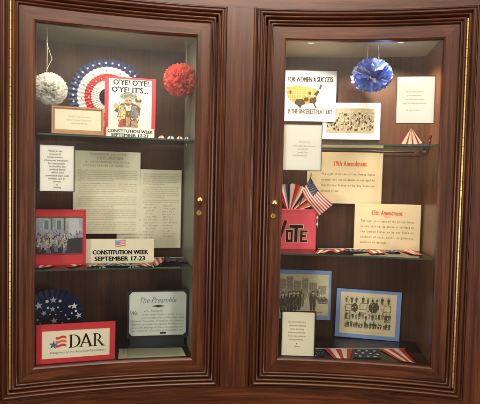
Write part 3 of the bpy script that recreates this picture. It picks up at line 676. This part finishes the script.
# ------------------------------------------------------------------ right cabinet papers
S = Sheet(322.5, 380, 103, 139.5, .292, thick=.003, body=WHITE)
S.rect(324, 379, 103.6, 108, PALEBLUE, 1); S.rect(326.5, 374.5, 108.5, 133.5, PHOTOG, 1)
for i in range(300):
    x = random.uniform(327.5, 373.5); y = 112+random.uniform(0, 17); k = random.random()
    S.ell(x, y+1.3, .8, 1.4, random.choice((INK2, MAPD, MAPD, INK2, INK, PHOTOG)), 2+i*.01, 7); S.ell(x, y-.5, .42, .5, random.choice((INK, PHOTOG, PHOTO)), 2.005+i*.01, 6)
o = S.finish('photograph', 'faded sepia group photograph on a white mount, below the blue foil pompom', 'photograph')
S = Sheet(284.5, 336, 71, 121.5, .285, thick=.003, body=WHITE)
S.rect(284.6, 335.9, 71.1, 75.5, PALEBLUE, 1); S.rect(284.6, 335.9, 117.6, 121.4, PALEBLUE, 1); S.rect(333.6, 335.9, 75.5, 117.6, PALEBLUE, 1); S.rect(284.6, 286.2, 75.5, 117.6, PALEBLUE, 1)
S.text('FOR WOMEN A SUCCESS', 310, 82.3, 5, BLACK, width=45, bold=.05)
S.rect(294, 322, 84.6, 85, INK, 2)
S.poly([(286.5, 87.5), (297, 86.2), (306, 87.2), (313, 88), (318, 90), (317, 97), (314, 103), (306, 104), (300, 104), (295, 103.2), (290, 101.5), (287.5, 97), (286, 92)][::-1], MAPY, 2)
for x in (291.5, 296.5, 301.5, 306.5, 311): S.rect(x, x+.25, 88, 102, BUFF, 2.5)
for y in (91, 95, 99): S.rect(287, 315, y, y+.25, BUFF, 2.5)
S.poly([(296, 99.5), (303, 99), (305, 102), (305.5, 104.5), (302, 105.5), (300.5, 109), (297.5, 105.5), (294.5, 104)][::-1], MAPD, 3)
S.poly([(289, 91), (291.5, 91), (291.5, 95), (289.5, 94)][::-1], MAPD, 3)
S.poly([(303.5, 98), (308, 97.5), (309, 100), (307, 102), (304, 101)][::-1], MAPD, 4); S.poly([(308, 92), (311, 92), (311, 95), (308.5, 95)][::-1], MAPD, 4)
S.poly([(309.5, 99), (314, 96), (316, 98), (317, 101), (315, 103.5), (317, 108), (315.5, 108), (313, 103.5), (309.5, 103)][::-1], MAPD, 3)
S.poly([(313, 95), (317.5, 90.5), (319.5, 91.5), (317, 96)][::-1], MAPD, 4); S.poly([(318.5, 88.5), (320, 84.8), (322, 85.5), (320, 90)][::-1], MAPD, 4)
S.poly([(311.5, 97), (313.5, 94), (315, 96), (313, 98)][::-1], GREEN, 5)
S.text('IS THE SINCEREST FLATTERY', 310.5, 114, 4.6, GOLDTXT, width=44, bold=.045)
for x, y in ((290, 106), (324, 95), (325, 104), (292, 103), (321, 107)): S.scrib(x, x+5, y, .9, INK)
S.finish('poster', 'white suffrage poster with a yellow map, headed FOR WOMEN A SUCCESS', 'poster')

S = Sheet(307, 382, 152.5, 203.5, .293, thick=.001, body=BUFF, bow=.007)
S.text('19th Amendment', 350, 166, 4.8, REDINK, width=32, bold=.03, space=1.1)
for i, t in enumerate(("The right of citizens of the United States", "to vote shall not be denied or abridged by", "the United States or by any State on", "account of sex.")):
    S.text(t, 321.5, 175.2+i*5.6, 2.15, INKB, 2, 'l', width=(53, 53, 53, 18)[i], space=1.3)
S.finish('printed_sheet', 'buff sheet headed in red 19th Amendment, pinned up behind the small flag', 'sheet', 'buff amendment sheets')
S = Sheet(354.3, 420.3, 204, 250.5, .25, zb=.4315, thick=.001, body=BUFF, lean=-.03, bow=.008)
S.text('15th Amendment', 387, 215.3, 4.6, REDINK, width=30, bold=.03, space=1.1); S.rect(384, 390, 216.8, 217.3, REDINK, 2)
for i, t in enumerate(("The right of citizens of the United States", "to vote shall not be denied or abridged by", "the United States or by any State on", "account of race, color, or previous", "condition of servitude.")):
    S.text(t, 360.7, 222.7+i*5.4, 2.15, INKB, 2, 'l', width=(53, 53, 53, 53, 27)[i], space=1.3)
S.finish('printed_sheet', 'buff sheet headed in red 15th Amendment, standing on the lower glass shelf', 'sheet', 'buff amendment sheets')

# old photographs on blue mounts
def figure(S, x, y, h, m_, L):
    w = h*.17
    S.poly([(x-w*.7, y), (x-w*.1, y), (x, y-h*.45), (x+w*.1, y), (x+w*.7, y), (x+w*1.05, y-h*.5), (x+w*1.25, y-h*.72), (x+w*.4, y-h*.86), (x-w*.4, y-h*.86), (x-w*1.25, y-h*.7), (x-w*1.05, y-h*.5)][::-1], m_, L)
    S.ell(x, y-h*.92, w*.5, w*.62, m_, L+.3, 8)
    S.ell(x+w*.06, y-h*.905, w*.34, w*.4, PHOTO if h > 9 else BUFF, L+.4, 8)
    S.poly([(x-w*.8, y-h*.955), (x+w*.8, y-h*.955), (x+w*.5, y-h*.98), (x+w*.42, y-h*1.02), (x-w*.42, y-h*1.02), (x-w*.5, y-h*.98)][::-1], m_, L+.5)
    if h > 9:
        S.poly([(x-w*.2, y-h*.82), (x+w*.2, y-h*.82), (x, y-h*.68)][::-1], PHOTO, L+.5)
        for q in range(14):
            S.ell(x+random.uniform(-.9, .9)*w, y-h*random.uniform(.05, .8), w*random.uniform(.05, .2), h*random.uniform(.01, .05), random.choice((PMID, INK, PBLK, PMID)), L+.5+q*.01, 5)
S = Sheet(277, 331, 270, 319, .292, thick=.002, body=BLUEMAT)
S.rect(278, 328.5, 274, 314.5, PHOTO, 1)
for i in range(46): figure(S, random.uniform(280, 320), random.uniform(294, 299), random.uniform(4, 7), INK if i % 3 else PBLK, 2+i*.01)
for (a, b, y0) in ((279, 286, 279), (286.5, 293, 276.5), (293.5, 301, 280.5), (302, 308, 278), (309, 317, 282), (318, 326, 285)):
    S.rect(a, b, y0, 293, INK, 1.5)
    for k in range(3):
        for j in range(4): S.rect(a+1+k*2, a+1.9+k*2, y0+2+j*3, y0+3.3+j*3, PMID, 2)
for k in range(260): x = random.uniform(278.5, 328); y = random.uniform(275, 314); S.ell(x, y, random.uniform(.2, .6), random.uniform(.2, .5), random.choice((INK, BUFF, PHOTO)), 2+k*.004, 5)
for x, y, h in ((283, 313, 20), (289.5, 311, 19), (294, 312, 21), (298, 310, 19), (313, 310, 19), (302, 307, 13), (286, 308, 15)): figure(S, x, y, h, PBLK if h > 16 else PMID, 4+h*.02)
for k in range(9): figure(S, 318+k*1.1, 301+(k % 3), 6, PMID, 3)
S.poly([(318, 302), (326, 302), (326, 302.6), (318, 302.6)], PBLK, 4); S.ell(320, 311.5, 3, .8, TAN, 3)
S.finish('photograph', 'old street photograph of standing men on a blue mount, left of the many-scene engraving', 'photograph', 'old pictures on blue mounts')
S = Sheet(335.2, 400, 290, 338.5, .286, zb=None, thick=.002, body=BLUEMAT, rollpx=.02)
S.rect(339.5, 395.5, 293, 334.5, BUFF, 1); S.rect(343.5, 391, 296.5, 329, PHOTO, 2)
rnd = random.Random(4)
for (cx_, cy_, rx, ry) in ((354, 308, 3.2, 4.5), (373, 307, 5.3, 5.4)): S.ell(cx_, cy_, rx, ry, PBLK, 4)
for k in range(9): figure(S, 346+k*5.1+rnd.uniform(-1, 1), 303.5, 6+rnd.uniform(-1, 1.5), PBLK, 3)
for k in range(17): figure(S, 345.5+k*2.75+rnd.uniform(-.5, .5), 328, 6+rnd.uniform(-1.5, 1.5), PBLK, 3)
for k in range(14): figure(S, 346+k*3.3, 319.5+rnd.uniform(-1, 1), 7+rnd.uniform(-2, 1), PMID if k % 2 else PBLK, 3)
for (a, b, c_, e_) in ((344.5, 351, 305, 312), (344.5, 350, 314, 320), (383, 390, 304, 311), (384, 390, 314, 321), (359, 366.5, 303, 310), (359, 366, 312.5, 314)):
    for w in (0, 1): S.rect(a, b, c_ if w == 0 else e_-.5, c_+.5 if w == 0 else e_, PBLK, 4)
    S.rect(a, a+.5, c_+.5, e_-.5, PBLK, 4); S.rect(b-.5, b, c_+.5, e_-.5, PBLK, 4)
for i in range(420): x = rnd.uniform(344, 390); y = rnd.uniform(297.5, 328); S.ell(x, y, rnd.uniform(.15, .75), rnd.uniform(.15, .6), rnd.choice((PMID, PBLK, INK, BUFF, PHOTO)), 5+i*.004, 6)
S.scrib(352, 384, 332.5, 1.1, INK, sig=True)
S.finish('engraving', 'tilted engraving of many small scenes on a blue mount, right of the street photograph', 'engraving', 'old pictures on blue mounts')

# ------------------------------------------------------------------ box with VOTE
S = Sheet(262, 316.3, 210.5, 249.5, .17, zb=.4315, thick=.12, body=None)
S.org += Vector((math.sin(.07), math.cos(.07), 0))*.12
S.mb.box((0, -.06, S.h/2), (S.w, .12, S.h), PINKRED)
def letter(pts_list, L=1):
    for pts in pts_list:
        cx_ = sum(p[0] for p in pts)/len(pts); cy_ = sum(p[1] for p in pts)/len(pts)
        S.poly([(cx_+(x-cx_)*1.0+(.45 if x > cx_ else -.45), cy_+(y-cy_)+(.45 if y > cy_ else -.45)) for x, y in pts], BUFF, L)
        S.poly(pts, BLACK, L+3)
BLACK_, = (BLACK,)
R4 = lambda a, b, c_, e_: [(a, e_), (b, e_), (b, c_), (a, c_)]
letter([[(278.2, 242.5), (280.2, 242.5), (287.6, 220.5), (284.4, 220.5)], [(278.2, 242.5), (280.2, 242.5), (274.5, 220.5), (271, 220.5)]])
letter([R4(286.4, 293.2, 229.8, 232.3), R4(286.4, 293.2, 239.9, 242.3), R4(286.4, 288.6, 232.3, 239.9), R4(291.1, 293.2, 232.3, 239.9)])
letter([R4(289.6, 303.4, 224.8, 227.9), R4(294.8, 298, 227.9, 242.2)])
letter([R4(300.6, 303, 230.2, 242.2), R4(303, 308, 230.2, 232.2), R4(303, 306.6, 235, 236.9), R4(303, 308, 240.1, 242.2)])
bx = S.finish('ballot_box', 'red felt-covered box lettered VOTE on the lower shelf of the right cabinet', 'box')
mb = MB(); mb.box((0, -.06, S.h+.0018), (S.w+.004, .124, .003), PINKRED); mb.box((0, -.06, S.h+.0036), (.07, .008, .0006), BLACK); mb.build('lid', bx, origin=(0, 0, 0))

# ------------------------------------------------------------------ folded striped fans
def half_fan(ax, ay, rpx, a0, a1, d, cols, npl, name, label, zb=None, amp=.004, waves=0):
    C = hit(ax, ay, d); r = (hit(ax+rpx, ay, d)-C).length
    if zb is not None: C.z = zb
    root_rz = -math.atan2(C.x-XA, C.y-YA)
    mb = MB(); n = npl*2; J = 7
    def pt(i, j):
        a = a0+(a1-a0)*i/n; q = j/J; a += waves*math.sin(q*2.2)*.35*(1 if a > PI/2 else -1)*-1
        return (r*q*math.cos(a)*(1 if i % 2 else .975), (amp if i % 2 else -amp)*(.15+q), r*q*math.sin(a)*(1 if i % 2 else .975))
    for i in range(n):
        for j in range(J): mb.add([pt(i, j), pt(i+1, j), pt(i+1, j+1), pt(i, j+1)], [(0, 1, 2, 3)], cols[(i//2) % len(cols)])
    o = mb.build(name); o.location = C; o.rotation_euler = (0, 0, root_rz)
    return tag(o, label, 'paper fan')
half_fan(289, 214, 31, math.radians(12), math.radians(118), .245, (NAVY, FWHITE, FRED, FWHITE), 11, 'paper_fan', 'red, white and navy striped paper fan sticking up behind the red VOTE box', amp=.005)
half_fan(411.2, 127.5, 20, math.radians(235), math.radians(305), .06, (FRED, FWHITE, BUFF), 11, 'paper_fan', 'small folded red and white striped fan standing on the upper right shelf', amp=.003)

# ------------------------------------------------------------------ hand flag
d = .16
tip = hit(311.3, 174.5, d); root = empty('hand_flag', tip); tag(root, 'small stars and stripes flag on a stick with a gold tip above the VOTE box', 'flag')
foot = hit(298, 209, d+.035)
mb = MB(); mb.tube([foot-tip, Vector((0, 0, -.004))], .0016, STICK, 8); mb.build('stick', root, origin=(0, 0, 0))
mb = MB(); mb.lathe([(.001, -.006), (.0028, -.003), (.0036, 0), (.0022, .004), (.0006, .009)], (tip-foot).normalized(), (0, 0, 0), GOLDTIP, 10); mb.build('finial', root, smooth=40, origin=(0, 0, 0))
A, B, Cc, D = (310.6, 177.5), (302, 191.5), (318.8, 216), (333.2, 203.5)
NU, NV = 26, 13
def fp(u, v):
    top = ((1-u)*A[0]+u*D[0]-5*math.sin(PI*u)*.3, (1-u)*A[1]+u*D[1]+2.2*math.sin(PI*u*.9)); bot = ((1-u)*B[0]+u*Cc[0]-1.2*math.sin(PI*u), (1-u)*B[1]+u*Cc[1]+.4*math.sin(2*PI*u))
    x, y = top[0]*(1-v)+bot[0]*v, top[1]*(1-v)+bot[1]*v
    return hit(x, y, d-.004+.007*math.sin(u*5+v*3)+.004*math.sin(v*7))-tip
mb = MB()
for j in range(NV):
    for i in range(NU):
        u0, u1, v0, v1 = i/NU, (i+1)/NU, j/NV, (j+1)/NV
        m_ = NAVY if (u1 <= .43 and j < 7) else (FRED if j % 2 == 0 else FWHITE)
        mb.add([fp(u0, v1), fp(u1, v1), fp(u1, v0), fp(u0, v0)], [(0, 1, 2, 3)], m_)
off = Vector((0, -.0012, 0))
for r_ in range(9):
    for c_ in range(6 if r_ % 2 == 0 else 5):
        u = .03+(c_+(.5 if r_ % 2 else 0))*.068; v = .045+r_*.055; q = .011
        cc = fp(u, v)+off; vs = [cc]
        ex = (fp(u+.01, v)-fp(u, v)).normalized(); ez = (fp(u, v)-fp(u, v+.01)).normalized()
        for t in range(10):
            a = PI/2+t*PI/5; s2 = .0017 if t % 2 == 0 else .0007
            vs.append(cc+ex*s2*math.cos(a)+ez*s2*math.sin(a))
        mb.add(vs, [(0, 1+i, 1+(i+1) % 10) for i in range(10)], STARW)
mb.build('flag_cloth', root, smooth=60, origin=(0, 0, 0))
mb = MB()
for (x, y) in ((317.4, 217.5), (317.2, 224)):
    p = hit(x, y, d)-tip; mb.lathe([(.0006, -.008), (.004, -.006), (.0045, 0), (.003, .005), (.0005, .007)], (0, 0, 1), p, FWHITE, 8)
a = hit(317.3, 228, d)-tip; b = hit(318, 214.5, d)-tip; mb.tube([a, b], .0008, STRING, 5)
mb.build('tassel', root, smooth=50, origin=(0, 0, 0))

# ------------------------------------------------------------------ curled metal bracket with a dark red tip
dL = .10
P0 = hit(423.2, 151.8, dL); root = empty('curled_bracket', P0); tag(root, 'curled dark metal bracket with a dark red tip under the upper right shelf', 'bracket')
mb = MB()
pts = [hit(322+k*8.4, 150.4+k*.18+(.3*math.sin(k)), .115-.0013*k)-P0 for k in range(12)]
for p in pts: p.z = min(p.z, .8945-.0125-P0.z)
mb.tube(pts, .0042, DARKMET, 8)
mb.tube([pts[7]+Vector((-.012, 0, 0)), pts[7]+Vector((0, 0, -.002)), pts[7]+Vector((.014, 0, 0))], [.003, .006, .003], DARKMET, 8)
mb.build('rod', root, smooth=50, origin=(0, 0, 0))
mb = MB(); R_ = .0155; ring = [Vector((R_*math.cos(a)*1.05, -.004*math.sin(a/2), R_*.8*math.sin(a))) for a in [k*2*PI/20 for k in range(27)]]
for k, p in enumerate(ring): p.y += -.00035*k
mb.tube(ring, .0036, DARKMET, 8); mb.build('curl', root, smooth=60, origin=(0, 0, 0))
mb = MB(); q = [hit(x, y, .035)-P0 for x, y in ((427, 150), (429.3, 146), (430.2, 142))]; q[0] = Vector((.012, -.01, .003))
q[0].y -= .008
mb.tube([q[0], q[1], q[2]], .003, DARKMET, 8); mb.build('stem', root, smooth=50, origin=(0, 0, 0))
mb = MB(); b0 = q[2]; mb.lathe([(.003, -.002), (.0048, .0), (.0048, .006), (.0032, .008), (.0032, .013), (.0058, .016), (.0066, .021), (.0052, .026), (.001, .027)], (0, 0, 1), b0, mat('dark_red_metal', (.09, .012, .012), .3, metal=.3), 14); mb.build('finial', root, smooth=35, origin=(0, 0, 0))

# ------------------------------------------------------------------ bunting lying on shelves and floors
def garland(z, pieces, label, cordpts, amp=.0016):
    c = hitz(*cordpts[0], z); c.z = z; root = empty('bunting', c); tag(root, label, 'bunting', 'strips of red, white and blue bunting')
    mb = MB(); cp = [hitz(x, y, z)-c+Vector((0, 0, .0025)) for x, y in cordpts]; mb.tube(cp, .0012, FWHITE, 5); mb.build('cord', root, origin=(0, 0, 0))
    for (quad, typ) in pieces:        # quad: TL TR BR BL on the ground plane
        Q = [hitz(x, y, z)-c for x, y in quad]; n = 12 if typ == 'n' else 10; mb = MB(); K = 8; ph = random.uniform(0, 6)
        def pt(u, v):
            if typ == 's': u = u+(v-.5)*.0
            p = Q[0]*(1-u)*(1-v)+Q[1]*u*(1-v)+Q[2]*u*v+Q[3]*(1-u)*v
            return p+Vector((0, 0, .0028+amp*math.sin(u*6+ph)*math.sin(v*4+ph)))
        for i in range(n):
            for j in range(K):
                m_ = DNAVY if typ == 'n' else (FRED if (i//2) % 2 == 0 else FWHITE)
                mb.add([pt(i/n, (j+1)/K), pt((i+1)/n, (j+1)/K), pt((i+1)/n, j/K), pt(i/n, j/K)], [(0, 1, 2, 3)], m_)
        if typ == 'n':
            for (u, v) in ((.2, .2), (.5, .2), (.8, .2), (.35, .5), (.65, .5), (.9, .55), (.1, .55), (.25, .82), (.55, .82), (.8, .85)):
                cc = pt(u, v)+Vector((0, 0, .0012)); L = min((Q[1]-Q[0]).length*.085, .012); vs = [cc]
                for t in range(10):
                    a = PI/2+t*PI/5; s2 = L if t % 2 == 0 else L*.42; vs.append(cc+Vector((s2*math.cos(a), s2*math.sin(a)*1.1, 0)))
                mb.add(vs, [(0, 1+i, 1+(i+1) % 10) for i in range(10)], STARW)
        mb.build('pennant', root, smooth=60, origin=(0, 0, 0))
Zf = -.0025
garland(Zf, [([(313, 350), (322, 350), (325, 357), (312, 358)], 'n'), ([(323.5, 349.4), (353, 349.4), (349.5, 359.2), (335, 359.2)], 's'),
             ([(354, 350), (379, 350), (381, 359), (353, 358.5)], 'n'), ([(378, 349.4), (403, 349.2), (416, 363.8), (401, 361.5)], 's')],
        'red and white striped and navy starred bunting on the floor of the right cabinet', [(284, 350), (312, 349.2), (350, 348.8), (380, 348.8), (405, 348.8)])
garland(.4325, [([(318, 250.6), (333, 249.9), (324, 253.6), (315, 254)], 's'), ([(331, 250.6), (346, 248.8), (346, 250.2), (336, 253.4)], 's'),
                ([(346, 250.2), (364, 250), (368, 252), (352, 252.6)], 'n'), ([(366, 250.2), (382, 250.8), (386, 253.4), (371, 254.2)], 's'), ([(384, 250.8), (399, 250.4), (401, 252.6), (391, 253)], 'n'), ([(401, 250.8), (414, 251), (424, 255.8), (411, 254.4)], 's')],
        'strip of bunting lying along the lower glass shelf of the right cabinet', [(318, 249.3), (350, 249.2), (384, 249.6), (421, 250.6)])
garland(.3685, [([(36, 265.6), (58, 264.9), (48, 268), (36, 268.6)], 's'), ([(66, 266), (85, 261), (85.5, 264.2), (71, 268)], 's'), ([(150, 258.5), (164, 258.4), (164, 262), (155, 267)], 's'),
                ([(164.5, 258), (177, 258.2), (176, 262), (166, 262)], 'n'), ([(177.5, 258.6), (189, 259), (187.5, 263), (179, 262.6)], 'n'), ([(103, 264.5), (134, 264.2), (127, 266.4), (108, 266.6)], 'n'), ([(86, 265.5), (101, 264.4), (97, 266.4), (87, 267.6)], 's'), ([(136, 264.2), (150, 263.4), (153, 266.2), (144, 267.2)], 's')],
        'bunting lying along the lower glass shelf of the left cabinet, round the cream sign', [(36, 262), (86, 260), (150, 258), (189, 258.4)])

def standing_strip(pts, d, z, label):         # crumpled ribbon standing on the upper shelf
    P = [hit(x, 139, d) for x in pts]; c = Vector((P[0].x, P[0].y, z)); root = empty('bunting', c); tag(root, label, 'bunting', 'strips of red, white and blue bunting')
    for k in range(len(P)-1):
        mb = MB(); n = 8
        for i in range(n):
            u0, u1 = i/n, (i+1)/n
            def q(u, v):
                p = P[k]*(1-u)+P[k+1]*u-P[0]; p.z = .001+.016*v*abs(math.sin(PI*(u*.9+.08))); p.y += .02*(v-.5)+.006*math.sin(u*9+k); return p
            for v0, v1 in ((0, .5), (.5, 1)): mb.add([q(u0, v0), q(u1, v0), q(u1, v1), q(u0, v1)], [(0, 1, 2, 3)], (FWHITE if i % 3 else FRED) if k % 2 == 0 else (NAVY if i % 3 == 0 else FWHITE))
        mb.build('pennant', root, smooth=60, origin=(0, 0, 0))
standing_strip([157, 166, 176, 184, 189.5], .09, .8955, 'short crumpled end of bunting on the upper left shelf beside the town crier poster')

# ------------------------------------------------------------------ light
def area(name, loc, target, size, power, col, sy=None):
    l = bpy.data.lights.new(name, 'AREA'); l.energy = power; l.color = col; l.size = size
    if sy: l.shape = 'RECTANGLE'; l.size_y = sy
    o = bpy.data.objects.new(name, l); COL.objects.link(o); o.location = loc
    o.rotation_euler = (Vector(target)-Vector(loc)).to_track_quat('-Z', 'Y').to_euler(); return o
area('ceiling_lamp', (.15, .95, 2.5), (.1, 1.75, 1.1), .5, 42, (1, .72, .46))
area('room_lamp', (.0, -.7, 3.1), (.1, 1.75, .5), 1.2, 110, (1, .9, .77))
area('side_fill', (-2.3, -1.0, .45), (.1, 1.75, .35), 1.1, 96, (1, .95, .9))  # added fill light from the left to brighten the low cards
area('side_fill', (2.5, -1.0, .45), (.1, 1.75, .35), 1.1, 92, (1, .94, .86))  # second fill added on the right, placed clear of the pane reflections
def spot(p, power, col, blend=.6, ang=130, r=.02):
    l = bpy.data.lights.new('downlight_lamp', 'SPOT'); l.energy = power; l.color = col; l.spot_size = math.radians(ang); l.spot_blend = blend; l.shadow_soft_size = r
    o = bpy.data.objects.new('downlight_lamp', l); COL.objects.link(o); o.location = p+Vector((0, 0, -.008)); o.rotation_euler = (-.35, 0, 0)
    o.rotation_euler = (math.radians(18), 0, 0); return o
for p in PL: spot(p, 28, (1, .78, .54))
for p in PLL: spot(p, 3, (1, .9, .66), 1, 160)
w = bpy.data.worlds.new('World'); scene.world = w; w.use_nodes = True; nt = w.node_tree
bg = nt.nodes['Background']; tc = nt.nodes.new('ShaderNodeTexCoord'); sx = nt.nodes.new('ShaderNodeSeparateXYZ')
nt.links.new(tc.outputs['Generated'], sx.inputs[0])
rp = nt.nodes.new('ShaderNodeValToRGB'); e = rp.color_ramp.elements
e[0].position = .25; e[0].color = (.05, .038, .03, 1); e[1].position = .95; e[1].color = (.6, .5, .38, 1)
k = e.new(.47); k.color = (.2, .165, .135, 1); k = e.new(.6); k.color = (.62, .55, .46, 1); k = e.new(.67); k.color = (1.0, .93, .78, 1)
mr = nt.nodes.new('ShaderNodeMapRange'); mr.inputs['From Min'].default_value = -1; mr.inputs['From Max'].default_value = 1
nt.links.new(sx.outputs['Z'], mr.inputs['Value']); nt.links.new(mr.outputs[0], rp.inputs[0]); nt.links.new(rp.outputs[0], bg.inputs[0])
bg.inputs[1].default_value = 1.0
scene.view_settings.view_transform = 'Standard'; scene.view_settings.look = 'None'; scene.view_settings.exposure = .12; scene.view_settings.gamma = 1
scene.render.engine = 'CYCLES'
scene.render.resolution_x = 1024; scene.render.resolution_y = 862
scene.cycles.max_bounces = 10; scene.cycles.transparent_max_bounces = 24
